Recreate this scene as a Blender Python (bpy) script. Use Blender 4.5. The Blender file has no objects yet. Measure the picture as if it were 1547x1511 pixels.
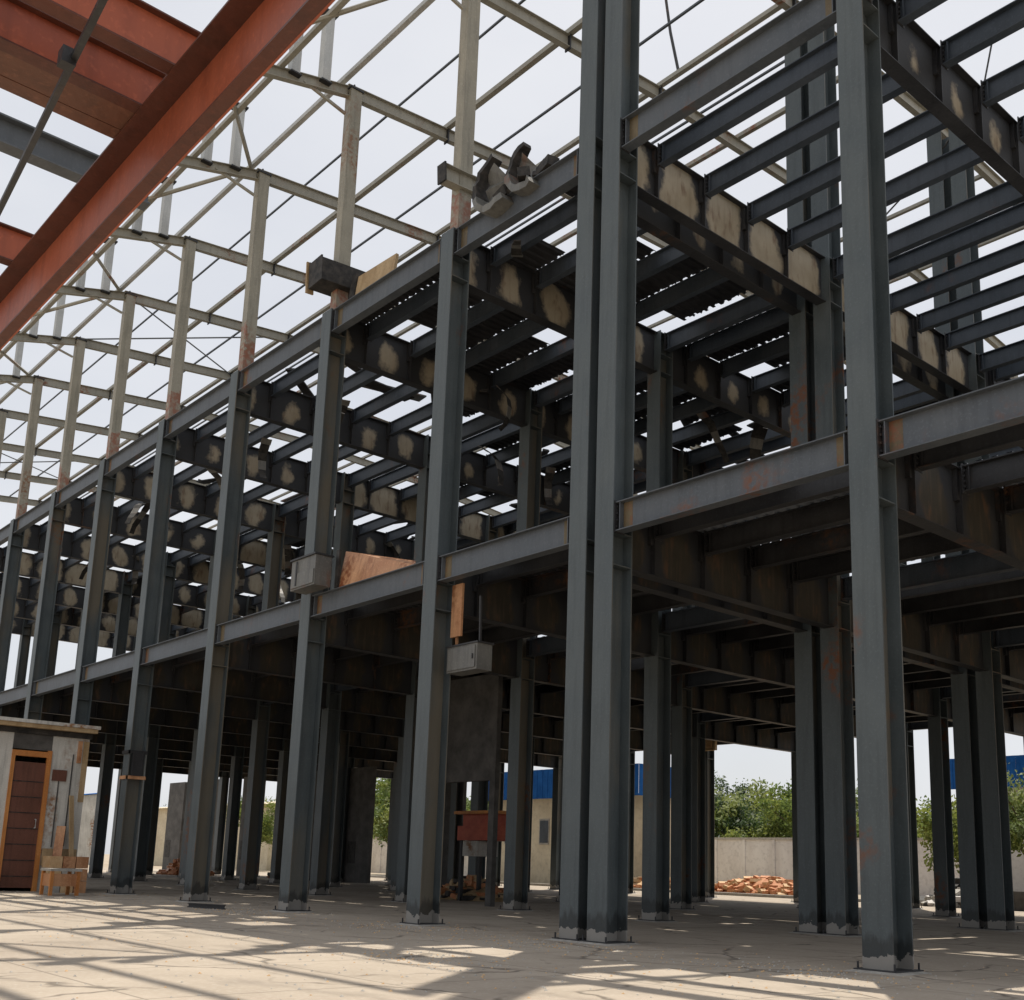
import bpy, bmesh, math, random
from mathutils import Vector, Matrix
random.seed(7)
R = math.radians
scene = bpy.context.scene
COL = scene.collection

# ------------------------------------------------------------------ camera
YAW, PITCH, ROLL = 0.84731, 0.20144, 0.03022
CAM = Vector((15.698, -15.263, 1.424))
fwd = Vector((-math.sin(YAW)*math.cos(PITCH), math.cos(YAW)*math.cos(PITCH), math.sin(PITCH)))
r0 = Vector((math.cos(YAW), math.sin(YAW), 0)); u0 = r0.cross(fwd)
c_, s_ = math.cos(ROLL), math.sin(ROLL)
rr = r0*c_ + u0*s_; uu = -r0*s_ + u0*c_
cd = bpy.data.cameras.new('camera'); cam = bpy.data.objects.new('camera', cd); COL.objects.link(cam)
m = Matrix((rr, uu, -fwd)).transposed().to_4x4(); m.translation = CAM
cam.matrix_world = m
cd.sensor_fit = 'HORIZONTAL'; cd.sensor_width = 36; cd.lens = 1671.83/1547*36
cd.shift_x = -0.0281; cd.shift_y = 0.1362; cd.clip_end = 3000; cd.clip_start = 0.05
scene.camera = cam

# ------------------------------------------------------------------ light
SUN_EL = R(69)
shadow = Vector((0.6, -0.8, 0))                       # way the shadows fall on the ground
sdir = Vector((-shadow.x*math.cos(SUN_EL), -shadow.y*math.cos(SUN_EL), math.sin(SUN_EL)))
sl = bpy.data.lights.new('sun', 'SUN'); sl.energy = 5.0; sl.angle = R(0.45); sl.color = (1, .93, .82)
so = bpy.data.objects.new('sun', sl); COL.objects.link(so)
so.rotation_euler = sdir.to_track_quat('Z', 'Y').to_euler()
W = bpy.data.worlds.new('World'); scene.world = W; W.use_nodes = True
nt = W.node_tree; nt.nodes.clear()
out = nt.nodes.new('ShaderNodeOutputWorld'); bg = nt.nodes.new('ShaderNodeBackground')
sky = nt.nodes.new('ShaderNodeTexSky'); sky.sky_type = 'NISHITA'; sky.sun_disc = False
sky.sun_elevation = SUN_EL; sky.sun_rotation = math.atan2(sdir.x, sdir.y)
sky.dust_density = 3.0; sky.air_density = 1.0; sky.ozone_density = 1.0
tc = nt.nodes.new('ShaderNodeTexCoord'); mp = nt.nodes.new('ShaderNodeMapping'); mp.inputs['Scale'].default_value = (1, 1, 2.2)
nz = nt.nodes.new('ShaderNodeTexNoise'); nz.inputs['Scale'].default_value = 2.2; nz.inputs['Detail'].default_value = 6
cr = nt.nodes.new('ShaderNodeValToRGB'); cr.color_ramp.elements[0].position = .3; cr.color_ramp.elements[0].color = (.66,)*3+(1,)
cr.color_ramp.elements[1].position = .7; cr.color_ramp.elements[1].color = (.95,)*3+(1,)
mx = nt.nodes.new('ShaderNodeMix'); mx.data_type = 'RGBA'; mx.inputs[7].default_value = (8.5, 8.65, 9.0, 1)
nt.links.new(tc.outputs['Generated'], mp.inputs[0]); nt.links.new(mp.outputs[0], nz.inputs[0]); nt.links.new(nz.outputs[0], cr.inputs[0])
nt.links.new(cr.outputs[0], mx.inputs[0]); nt.links.new(sky.outputs[0], mx.inputs[6]); nt.links.new(mx.outputs[2], bg.inputs[0])
bg.inputs[1].default_value = 0.10; nt.links.new(bg.outputs[0], out.inputs[0])
scene.view_settings.view_transform = 'Standard'; scene.view_settings.look = 'None'
scene.view_settings.exposure = 0.0; scene.view_settings.gamma = 1
scene.cycles.max_bounces = 6; scene.cycles.diffuse_bounces = 4

# ------------------------------------------------------------------ materials
class N:
    def __init__(s, name):
        s.m = bpy.data.materials.new(name); s.m.use_nodes = True; s.t = s.m.node_tree; s.b = s.t.nodes['Principled BSDF']
        s.pos = s.n('ShaderNodeNewGeometry').outputs['Position']
    def n(s, t): return s.t.nodes.new(t)
    def l(s, a, b): s.t.links.new(a, b)
    def noise(s, scale, det=4, st=(1, 1, 1), vec=None, rough=.55):
        mp = s.n('ShaderNodeMapping'); mp.inputs['Scale'].default_value = st; s.l(vec or s.pos, mp.inputs[0])
        k = s.n('ShaderNodeTexNoise'); k.inputs['Scale'].default_value = scale; k.inputs['Detail'].default_value = det
        k.inputs['Roughness'].default_value = rough; s.l(mp.outputs[0], k.inputs[0]); return k.outputs[0]
    def ramp(s, v, a, b, ca=(0, 0, 0), cb=(1, 1, 1)):
        k = s.n('ShaderNodeValToRGB'); e = k.color_ramp.elements; e[0].position = a; e[1].position = b
        e[0].color = tuple(ca)+(1,); e[1].color = tuple(cb)+(1,); s.l(v, k.inputs[0]); return k.outputs[0]
    def mix(s, f, a, b, blend='MIX'):
        k = s.n('ShaderNodeMix'); k.data_type = 'RGBA'; k.blend_type = blend
        for i, x in ((0, f), (6, a), (7, b)):
            if hasattr(x, 'is_linked'): s.l(x, k.inputs[i])
            else: k.inputs[i].default_value = x if i == 0 else tuple(x)+(1,)
        return k.outputs[2]
    def math(s, op, a, b=0.0, c=0.0):
        k = s.n('ShaderNodeMath'); k.operation = op
        for i, x in enumerate((a, b, c)):
            if hasattr(x, 'is_linked'): s.l(x, k.inputs[i])
            else: k.inputs[i].default_value = x
        return k.outputs[0]
    def sep(s, v):
        k = s.n('ShaderNodeSeparateXYZ'); s.l(v, k.inputs[0]); return k.outputs
    def obj(s): return s.n('ShaderNodeTexCoord').outputs['Object']
    def bump(s, v, d=.02, st=.5):
        k = s.n('ShaderNodeBump'); k.inputs['Distance'].default_value = d; k.inputs['Strength'].default_value = st
        s.l(v, k.inputs['Height']); s.l(k.outputs[0], s.b.inputs['Normal'])
    def done(s, col, rough=.6, metal=0, spec=.4):
        if hasattr(col, 'is_linked'): s.l(col, s.b.inputs['Base Color'])
        else: s.b.inputs['Base Color'].default_value = tuple(col)+(1,)
        if hasattr(rough, 'is_linked'): s.l(rough, s.b.inputs['Roughness'])
        else: s.b.inputs['Roughness'].default_value = rough
        s.b.inputs['Metallic'].default_value = metal; s.b.inputs['Specular IOR Level'].default_value = spec
        return s.m

def steel(name, ca, cb, rust=(.62, .70), rustcol=(.16, .06, .025), foot=False, streak=.35, rough=(.42, .62), zrust=False, sidetan=False):
    q = N(name)
    a = q.noise(.9, 5); st = q.noise(2.5, 4, (3, 3, .25))
    col = q.mix(q.ramp(a, .3, .7), ca, cb)
    col = q.mix(q.math('MULTIPLY', q.ramp(st, .48, .75), streak), col, tuple(x*.45 for x in ca))
    fine = q.noise(22, 5)
    col = q.mix(q.math('MULTIPLY', q.ramp(fine, .55, .7), .25), col, tuple(min(1, x*1.7) for x in cb))
    rm = q.math('MULTIPLY', q.ramp(q.noise(.55, 6, (1, 1, .6)), rust[0], rust[1]), q.ramp(q.noise(6, 5), .42, .6))
    col = q.mix(rm, col, rustcol)
    if sidetan:   # the recessed web faces were left in tan primer that is wearing through
        nx = q.math('ABSOLUTE', q.sep(q.n('ShaderNodeNewGeometry').outputs['Normal'])[0])
        tm = q.math('MULTIPLY', q.math('GREATER_THAN', nx, .6), q.ramp(q.noise(.42, 5, (1, 1, .35)), .47, .62))
        col = q.mix(q.math('MULTIPLY', tm, .62), col, (.17, .135, .085))
    if zrust:     # scorched and rusty foot of the upper shafts, just over the second floor
        zz = q.math('ADD', q.sep(q.pos)[2], q.math('MULTIPLY', q.noise(.8, 5), -3.4)); q2 = q.ramp(q.noise(5, 5), .35, .6)
        zm = q.math('MULTIPLY', q.math('LESS_THAN', zz, 17.1), q2)
        col = q.mix(q.math('MULTIPLY', zm, .85), col, (.24, .085, .045))
    if foot:   # black bitumen on the column foot with an uneven upper edge, cement splashes below it
        z = q.sep(q.pos)[2]
        edge = q.math('ADD', z, q.math('MULTIPLY', q.noise(3, 5, (2, 2, .4)), -.85))
        f = q.ramp(edge, 0.0, .14, (1, 1, 1), (0, 0, 0))
        col = q.mix(q.math('MULTIPLY', f, .6), col, (.015, .015, .014))
        e2 = q.math('ADD', z, q.math('MULTIPLY', q.noise(5, 5), -.5)); f2 = q.ramp(e2, -.12, -.04, (1, 1, 1), (0, 0, 0))
        col = q.mix(q.math('MULTIPLY', f2, .7), col, (.34, .32, .29))
    q.bump(q.noise(9, 4, (1, 1, .5)), .02, .35)
    return q.done(col, q.ramp(a, .3, .7, (rough[0],)*3, (rough[1],)*3))

M = {}
M['steel'] = steel('grey_steel_paint', (.064, .080, .087), (.092, .110, .116), foot=True, sidetan=True)
M['beam'] = steel('blue_grey_beam_paint', (.066, .078, .092), (.10, .112, .126), rust=(.6, .7))
M['joist'] = steel('joist_paint', (.036, .048, .064), (.068, .082, .102), rust=(.62, .75))
M['burnt'] = steel('soot_and_shade_steel', (.016, .016, .018), (.042, .043, .046), rust=(.6, .7), rustcol=(.12, .055, .025))  # soot on plates and fittings; left first floor joists use it as painted shade
M['beige'] = steel('beige_primer', (.27, .258, .212), (.34, .328, .278), rust=(.56, .66), rustcol=(.22, .085, .04), streak=.3)
M['beigecol'] = steel('beige_primer_shaft', (.25, .235, .185), (.33, .31, .25), rust=(.56, .66), rustcol=(.2, .10, .05), streak=.5, zrust=True)
M['pale'] = steel('pale_galvanised', (.36, .37, .36), (.5, .51, .5), rust=(.7, .8), streak=.3)
M['red'] = steel('red_oxide_primer', (.27, .062, .028), (.36, .095, .045), rust=(.6, .75), rustcol=(.10, .03, .02), streak=.4, rough=(.4, .6))
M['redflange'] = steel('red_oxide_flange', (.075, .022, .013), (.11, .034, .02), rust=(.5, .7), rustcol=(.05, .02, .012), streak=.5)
M['redbrown'] = steel('brown_oxide_board', (.10, .038, .02), (.18, .075, .045), streak=.5)
M['orange'] = steel('orange_paint', (.42, .15, .035), (.55, .24, .07), streak=.4)
M['rustsheet'] = steel('rusty_sheet', (.36, .15, .06), (.58, .33, .18), rust=(.5, .6), rustcol=(.2, .06, .02), streak=.5)
M['brown'] = steel('brown_door_paint', (.10, .038, .022), (.15, .06, .04), streak=.4)
M['greybox'] = steel('grey_box_paint', (.10, .10, .095), (.18, .18, .165), rust=(.5, .62), streak=.5)
M['endrust'] = steel('scorched_paint_end', (.085, .062, .03), (.15, .115, .06), rust=(.5, .6), streak=.5)
M['wire'] = steel('dark_wire', (.02, .02, .02), (.04, .04, .04))

def girder_mat(name='girder_web_primer', ca=(.30, .255, .18), cb=(.42, .37, .28), spread=0.0):
    """beige primer on the web panels, soot and grey overspray spreading from every joist connection"""
    q = N(name); o = q.sep(q.obj()); rnd_ = q.n('ShaderNodeObjectInfo').outputs['Random']
    y = q.math('SUBTRACT', o[1], .82)
    ph = q.math('FRACT', q.math('DIVIDE', y, 1.63)); d = q.math('ABSOLUTE', q.math('SUBTRACT', ph, .5))  # 0 mid panel .. .5 at joist
    zz = q.math('MULTIPLY', q.math('ABSOLUTE', q.math('ADD', o[2], .72)), .42)
    k = q.math('ADD', q.math('POWER', q.math('ADD', q.math('POWER', d, 2.0), q.math('POWER', zz, 2.0)), .5), q.math('MULTIPLY', q.math('SUBTRACT', q.noise(1.1, 7, (1, 1, 1), None, .62), .5), .62))
    k = q.math('ADD', k, q.math('MULTIPLY', q.math('SUBTRACT', rnd_, .25), spread))
    f = q.ramp(k, .30, .40)
    base = q.mix(q.ramp(q.noise(1.1, 5), .3, .7), ca, cb)
    base = q.mix(q.math('MULTIPLY', q.ramp(q.noise(2.5, 4, (3, 3, .3)), .5, .8), .4), base, (.16, .11, .07))
    base = q.mix(q.math('MULTIPLY', q.ramp(q.noise(4, 5, (1, 1, .35)), .55, .68), .6), base, (.14, .075, .04))
    col = q.mix(f, base, (.032, .034, .038))
    q.bump(q.noise(7, 4), .02, .3)
    return q.done(col, .65)
M['web'] = girder_mat(spread=.40)
M['webdark'] = girder_mat('girder_web_shade_tone', (.034, .030, .023), (.055, .049, .037), .1)  # darker copy of the web: first floor shade put into the colour

def deck_mat(name, a, b):
    q = N(name)
    col = q.mix(q.ramp(q.noise(.35, 5), .35, .65), a, b)
    col = q.mix(q.math('MULTIPLY', q.ramp(q.noise(3, 6), .5, .65), .5), col, tuple(x*.4 for x in a))
    q.bump(q.noise(12, 3), .01, .3)
    return q.done(col, .6, 0)
M['deck'] = deck_mat('galvanised_deck', (.14, .155, .175), (.27, .30, .34))
M['deckdark'] = deck_mat('soot_and_shade_deck', (.018, .018, .02), (.05, .05, .052))  # soot on the second floor remains; first floor sheets carry painted-in shade

def ground_mat(name, slab):
    q = N(name)
    big = q.ramp(q.noise(.12, 6), .35, .65); med = q.ramp(q.noise(.9, 6), .35, .7); fine = q.noise(14, 6)
    if slab: col = q.mix(big, (.335, .28, .222), (.45, .385, .31))
    else: col = q.mix(big, (.30, .24, .17), (.40, .34, .26))
    col = q.mix(q.math('MULTIPLY', med, .35), col, (.235, .195, .15))
    col = q.mix(q.math('MULTIPLY', q.ramp(fine, .5, .68), .3), col, (.5, .46, .40))
    h = fine
    if slab:
        # cracks: voronoi borders on distorted coordinates
        ns = q.n('ShaderNodeTexNoise'); ns.inputs['Scale'].default_value = .8; ns.inputs['Detail'].default_value = 5; q.l(q.pos, ns.inputs[0])
        av = q.n('ShaderNodeVectorMath'); av.operation = 'MULTIPLY_ADD'; q.l(ns.outputs['Color'], av.inputs[0]); av.inputs[1].default_value = (1.3, 1.3, 0); q.l(q.pos, av.inputs[2])
        vo = q.n('ShaderNodeTexVoronoi'); vo.feature = 'DISTANCE_TO_EDGE'; vo.inputs['Scale'].default_value = .42; vo.voronoi_dimensions = '2D'; q.l(av.outputs[0], vo.inputs['Vector'])
        cm = q.math('MULTIPLY', q.ramp(vo.outputs['Distance'], .006, .032, (1, 1, 1), (0, 0, 0)), q.ramp(q.noise(.5, 3), .45, .55))
        # saw-cut joints every 3 m
        s3 = q.sep(q.pos)
        def joint(c):
            fr = q.math('ABSOLUTE', q.math('SUBTRACT', q.math('FRACT', q.math('DIVIDE', c, 3.0)), .5)); return q.ramp(fr, .0035, .006, (1, 1, 1), (0, 0, 0))
        jm = q.math('MAXIMUM', joint(s3[0]), joint(s3[1]))
        mm = q.math('MAXIMUM', cm, q.math('MULTIPLY', jm, .7))
        col = q.mix(q.math('MULTIPLY', mm, .75), col, (.09, .075, .06))
        stn = q.math('MULTIPLY', q.ramp(q.noise(.45, 6, (1, 2.2, 1)), .56, .68), .45)
        col = q.mix(stn, col, (.17, .145, .12))
        h = q.math('SUBTRACT', q.math('MULTIPLY', fine, .4), mm)
    q.bump(h, .02, .5)
    return q.done(col, .85, 0, .25)
M['slab'] = ground_mat('concrete_slab', True); M['ground'] = ground_mat('dusty_ground', False)

def simple(name, a, b, sc=2, rough=.7, bump=.01, bs=14, st=(1, 1, 1)):
    q = N(name); col = q.mix(q.ramp(q.noise(sc, 6, st), .35, .65), a, b)
    col = q.mix(q.math('MULTIPLY', q.ramp(q.noise(sc*5, 5), .5, .7), .35), col, tuple(x*.55 for x in a))
    q.bump(q.noise(bs, 4), bump, .5); return q.done(col, rough)
M['plaster'] = steel('stained_plaster', (.42, .41, .38), (.58, .57, .53), rust=(.5, .6), rustcol=(.26, .13, .06), streak=.55, rough=(.8, .9))
M['beigewall'] = simple('beige_plaster', (.55, .47, .33), (.68, .60, .44), .6)
M['whitewall'] = simple('white_wall', (.56, .53, .51), (.70, .68, .66), .7, st=(1, 1, .3))
M['blue'] = simple('blue_sheet', (.012, .075, .25), (.02, .11, .34), 1.2, .95)
M['blue'].node_tree.nodes['Principled BSDF'].inputs['Specular IOR Level'].default_value = .1
M['glass'] = simple('dark_window', (.02, .025, .03), (.04, .05, .06), 1, .15)
M['darkblock'] = simple('sooted_masonry', (.05, .048, .045), (.10, .095, .09), 1.5)
M['brick'] = simple('orange_brick', (.42, .15, .06), (.55, .27, .13), 4)
M['sand'] = simple('orange_sand', (.50, .30, .14), (.60, .42, .24), 3)
M['char'] = simple('charred_board', (.012, .012, .012), (.05, .045, .04), 5)
M['wood'] = simple('weathered_wood', (.30, .20, .10), (.45, .33, .19), 3, st=(1, 1, .3))
M['cement'] = simple('cement_grout', (.30, .28, .25), (.42, .40, .36), 6)
M['redpaint'] = simple('red_machine_paint', (.35, .06, .03), (.45, .10, .05), 3, .5)
M['bark'] = simple('bark', (.07, .05, .035), (.14, .11, .08), 6)
def leaf(name, a, b):
    q = N(name); col = q.mix(q.ramp(q.noise(.55, 4), .35, .65), a, b)
    col = q.mix(q.math('MULTIPLY', q.ramp(q.noise(5, 2), .4, .7), .5), col, tuple(min(1, x*1.8) for x in b))
    q.b.inputs['Roughness'].default_value = .6
    tr = q.n('ShaderNodeBsdfTranslucent'); ms = q.n('ShaderNodeMixShader'); ms.inputs[0].default_value = .38
    o = q.t.nodes['Material Output']; q.l(col, tr.inputs[0]); q.l(q.b.outputs[0], ms.inputs[1]); q.l(tr.outputs[0], ms.inputs[2]); q.l(ms.outputs[0], o.inputs[0])
    return q.done(col, .6)
M['leafa'] = leaf('leaf_mid_green', (.075, .115, .028), (.14, .19, .05))
M['leafb'] = leaf('leaf_yellow_green', (.13, .165, .035), (.22, .25, .06))
M['leafc'] = leaf('leaf_dark_green', (.025, .05, .018), (.05, .085, .03))

# ------------------------------------------------------------------ mesh helpers
class MB:
    def __init__(s): s.v = []; s.f = []; s.mi = []; s.mats = []
    def mat(s, k):
        if k not in s.mats: s.mats.append(k)
        return s.mats.index(k)
    def quadbox(s, pts, k):
        b = len(s.v); s.v += [tuple(p) for p in pts]; i = s.mat(k)
        for f in ((0, 3, 2, 1), (4, 5, 6, 7), (0, 1, 5, 4), (1, 2, 6, 5), (2, 3, 7, 6), (3, 0, 4, 7)):
            s.f.append(tuple(b+j for j in f)); s.mi.append(i)
    def box(s, x0, x1, y0, y1, z0, z1, k, mat=None):
        p = [Vector(q) for q in ((x0, y0, z0), (x1, y0, z0), (x1, y1, z0), (x0, y1, z0), (x0, y0, z1), (x1, y0, z1), (x1, y1, z1), (x0, y1, z1))]
        if mat is not None: p = [mat @ q for q in p]
        s.quadbox(p, k)
    def face(s, pts, k):
        b = len(s.v); s.v += [tuple(p) for p in pts]; s.f.append(tuple(range(b, b+len(pts)))); s.mi.append(s.mat(k))
    def bar(s, a, b, w, h, k, up=(0, 0, 1)):
        """rectangular bar from a to b; w sideways, h along up"""
        a = Vector(a); b = Vector(b); d = (b-a).normalized(); up = Vector(up)
        sd = d.cross(up)
        if sd.length < 1e-3: sd = d.cross(Vector((0, 1, 0)))
        sd.normalize(); up = sd.cross(d).normalized(); sd = sd*w/2; up = up*h/2
        s.quadbox([a-sd-up, a+sd-up, b+sd-up, b-sd-up, a-sd+up, a+sd+up, b+sd+up, b-sd+up], k)
    def ibar(s, a, b, h, w, k, tf=.022, tw=.014, kw=None):
        """I section from a to b, a and b on the centre line of the TOP face"""
        a = Vector(a); b = Vector(b); d = (b-a).normalized(); sd = d.cross(Vector((0, 0, 1))).normalized(); up = sd.cross(d)
        z = up
        s.bar(a-z*tf/2, b-z*tf/2, w, tf, k, up); s.bar(a-z*(h-tf/2), b-z*(h-tf/2), w, tf, k, up)
        s.bar(a-z*h/2, b-z*h/2, tw, h-2*tf, kw or k, up)
    def tube(s, pts, r, k, n=6):
        pts = [Vector(p) for p in pts]; i = s.mat(k); rings = []
        for j, p in enumerate(pts):
            d = (pts[min(j+1, len(pts)-1)]-pts[max(j-1, 0)]).normalized()
            a = d.cross(Vector((0, 0, 1)));
            if a.length < 1e-3: a = Vector((1, 0, 0))
            a.normalize(); c = d.cross(a); rad = r[j] if isinstance(r, (list, tuple)) else r
            b0 = len(s.v)
            for t in range(n):
                an = 2*math.pi*t/n; s.v.append(tuple(p+(a*math.cos(an)+c*math.sin(an))*rad))
            rings.append(b0)
        for j in range(len(rings)-1):
            for t in range(n):
                t2 = (t+1) % n; s.f.append((rings[j]+t, rings[j]+t2, rings[j+1]+t2, rings[j+1]+t)); s.mi.append(i)
        s.f.append(tuple(rings[0]+t for t in range(n))[::-1]); s.mi.append(i)
        s.f.append(tuple(rings[-1]+t for t in range(n))); s.mi.append(i)
    def mesh(s, name):
        me = bpy.data.meshes.new(name); me.from_pydata(s.v, [], s.f)
        for k in s.mats: me.materials.append(M[k])
        me.polygons.foreach_set('material_index', s.mi); me.update(); return me
    def merge(s, me, mat):
        b = len(s.v); s.v += [tuple(mat @ v.co) for v in me.vertices]
        keys = [next(k for k in M if M[k] == mm) for mm in me.materials]
        for p in me.polygons: s.f.append(tuple(b+i for i in p.vertices)); s.mi.append(s.mat(keys[p.material_index]))

def link(name, me, parent=None, loc=(0, 0, 0), rotz=0.0, label=None, cat=None, group=None, kind=None):
    o = bpy.data.objects.new(name, me); COL.objects.link(o); o.rotation_euler = (0, 0, rotz)
    if parent is not None: o.parent = parent; o.location = Vector(loc)
    else: o.location = loc
    if label: o['label'] = label
    if cat: o['category'] = cat
    if group: o['group'] = group
    if kind: o['kind'] = kind
    return o
def thing(name, label, cat, loc=(0, 0, 0), rotz=0, group=None): return link(name, None, None, loc, rotz, label, cat, group)

# ------------------------------------------------------------------ setting
g = MB(); g.face([(-900, -500, 0), (700, -500, 0), (700, 1100, 0), (-900, 1100, 0)], 'ground')
link('ground', g.mesh('ground'), kind='structure')
g = MB(); g.face([(-92, -34, .004), (40, -34, .004), (40, 38, .004), (-92, 38, .004)], 'slab')
link('pavement', g.mesh('pavement'), kind='structure')

# ------------------------------------------------------------------ the steel frame (two wings either side of an expansion joint)
D = 7.94; CW = .52; CD = .58; Z1 = 8.72; Z2 = 17.52; ZE = 25.2
JY = [1.4, 3.03, 4.66, 6.29]
def hcol(h, k, w=CW, d=CD, z0=0.0):
    b = MB(); t = .03
    b.box(0, w, 0, t, z0, h, k); b.box(0, w, d-t, d, z0, h, k); b.box(w/2-.012, w/2+.012, t, d-t, z0, h, k)
    for z in (Z1-.62, Z1-1.3, Z2-.7, Z2-1.28, Z2):           # stiffener plates in the recess
        if z0 < z < h-.02: 
            b.box(.012, w/2-.013, t, d-t, z-.012, z+.012, k); b.box(w/2+.013, w-.012, t, d-t, z-.012, z+.012, k)
    return b.mesh('column')
ME = {}
ME['col2'] = hcol(Z2+.05, 'steel'); ME['colfull'] = hcol(ZE+.6, 'steel'); ME['colburnt'] = hcol(Z2+.05, 'steel')
b = MB(); b.box(0, .34, 0, .40, Z2+.052, ZE, 'beigecol')
b.box(-.02, .36, -.02, .42, Z2+.052, Z2+.08, 'burnt'); b.box(-.04, .38, -.04, .44, ZE-.02, ZE+.04, 'burnt'); ME['upper'] = b.mesh('upper_shaft')
b = MB(); b.box(-.1, CW+.1, -.1, CD+.1, .004, .05, 'burnt')
for x in (-.05, CW+.05):
    for y in (-.05, CD+.05): b.tube([(x, y, .05), (x, y, .15)], .018, 'burnt')
b.quadbox([Vector(p) for p in ((-.2, -.22, .004), (CW+.22, -.18, .004), (CW+.18, CD+.2, .004), (-.18, CD+.18, .004), (-.1, -.1, .03), (CW+.1, -.1, .03), (CW+.1, CD+.1, .03), (-.1, CD+.1, .03))], 'cement')
ME['plate'] = b.mesh('base_plate')
def xbeam(L, h, w, k, z=0.0):
    b = MB(); b.ibar((0, 0, 0), (L, 0, 0), h, w, k)
    for x, sg in ((0, 1), (L, -1)):
        b.box(min(x, x+sg*.02), max(x, x+sg*.02), -w/2-.02, w/2+.02, -h-.03, .03, 'burnt')
        if k == 'beam' and sg*1 == 1: b.box(.13+.012, .13+.26, -.010, -.0075, -h+.03, -.03, 'endrust')
        if k == 'beam' and sg == -1: b.box(L-.13-.20, L-.13-.012, -.010, -.0075, -h+.03, -.03, 'endrust')
        for zz in range(4):
            z0 = -h+.10+zz*(h-.2)/3
            for yy in (-w*.32, w*.32): b.box(min(x+sg*.02, x+sg*.05), max(x+sg*.02, x+sg*.05), yy-.018, yy+.018, z0-.018, z0+.018, 'burnt')
    for x in (.12, L-.12): b.box(x-.01, x+.01, -w/2+.02, -.01, -h+.024, -.024, k); b.box(x-.01, x+.01, .01, w/2-.02, -h+.024, -.024, k)
    return b.mesh('beam')
def girder(h, kw, L=D-CD):
    b = MB(); b.ibar((0, 0, 0), (0, L, 0), h, .3, 'burnt', kw=kw)
    for y in JY:
        yy = y-CD
        b.box(-.14, -.012, yy-.012, yy+.012, -h+.026, -.026, 'burnt'); b.box(.012, .14, yy-.012, yy+.012, -h+.026, -.026, 'burnt')
        b.box(.012, .10, yy-.10, yy-.015, -.62, -.03, 'burnt')
    return b.mesh('girder')
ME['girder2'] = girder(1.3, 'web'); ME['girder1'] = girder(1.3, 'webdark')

def deck_mesh(L, strips, k, ragged=0.0, seed=0):
    """ribbed metal sheets spanning the joists; each strip (y0, y1, x0, x1) is one laid run of sheets"""
    rnd = random.Random(seed); b = MB(); i = b.mat(k)
    for (y0, y1, x0, x1) in strips:
        x = x0; n = 0
        while x < x1-.01:
            for (dx, z0, z1) in ((.10, 0, 0), (.04, 0, .05), (.10, .05, .05), (.04, .05, 0)):
                xe = min(x+dx, x1); ja = rnd.uniform(0, ragged); jb = rnd.uniform(0, ragged)
                s0 = len(b.v)
                for (xx, zz) in ((x, z0), (xe, z1)): b.v += [(xx, y0+ja, zz), (xx, y1-jb, zz)]
                for (xx, zz) in ((x, z0), (xe, z1)): b.v += [(xx, y0+ja, zz+.012), (xx, y1-jb, zz+.012)]
                b.f += [(s0, s0+1, s0+3, s0+2), (s0+4, s0+6, s0+7, s0+5)]; b.mi += [i, i]
                x = xe
                if x >= x1-.01: break
    return b.mesh('deck_sheet')

class Wing:
    def __init__(s, name, label, loc):
        s.root = thing(name, label, 'steel frame', loc); s.o = Vector(loc); s.pool = {}
    def part(s, name, me, p, rotz=0, limit=False):
        p = Vector(p)
        if limit: s.pool.setdefault(name, []).append((me, p, rotz)); return None
        return link(name, me, s.root, p-s.o, rotz)
    def flush(s):
        for name, L in s.pool.items():
            L.sort(key=lambda e: (e[1]+Vector((3, 0, 0))-CAM).length - (0 if e[1].z > 12 else -6))
            for me, p, rz in L[:98]: link(name, me, s.root, p-s.o, rz)
            if len(L) > 98:
                b = MB()
                for me, p, rz in L[98:]: b.merge(me, Matrix.Translation(p-s.o) @ Matrix.Rotation(rz, 4, 'Z'))
                link(name+'_far', b.mesh(name+'_far'), s.root, (0, 0, 0), kind='stuff')

left = Wing('steel_frame_building', 'long left wing of the steel frame, with beige upper columns and roof rafters', (-36, 16, 0))
right = Wing('steel_frame_building', 'right wing of the steel frame with bare dark joists, right of the twin columns', (9, 16, 0))
NR = 5
LX = [-.78-0.0] + [-6.0*i for i in range(1, 12)]
RX = [0.0, 6.0, 12.0]
def column(w, X, r, kind):
    me = ME[kind]; c = w.part('column', me, (X, r*D, 0))
    bp = link('base_plate', ME['plate'], c, (0, 0, 0))
    return c
rnd = random.Random(3)
for i, X in enumerate(LX):
    for r in range(NR):
        full = (X > -1)
        c = column(left, X, r, 'colfull' if full else 'col2')
        if not full and r in (0, NR-1): link('upper_shaft', ME['upper'], c, (.14, .16, 0))
for X in RX:
    for r in range(NR): column(right, X, r, 'colfull' if (X < 1 or r == 0) else 'col2')

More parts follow.
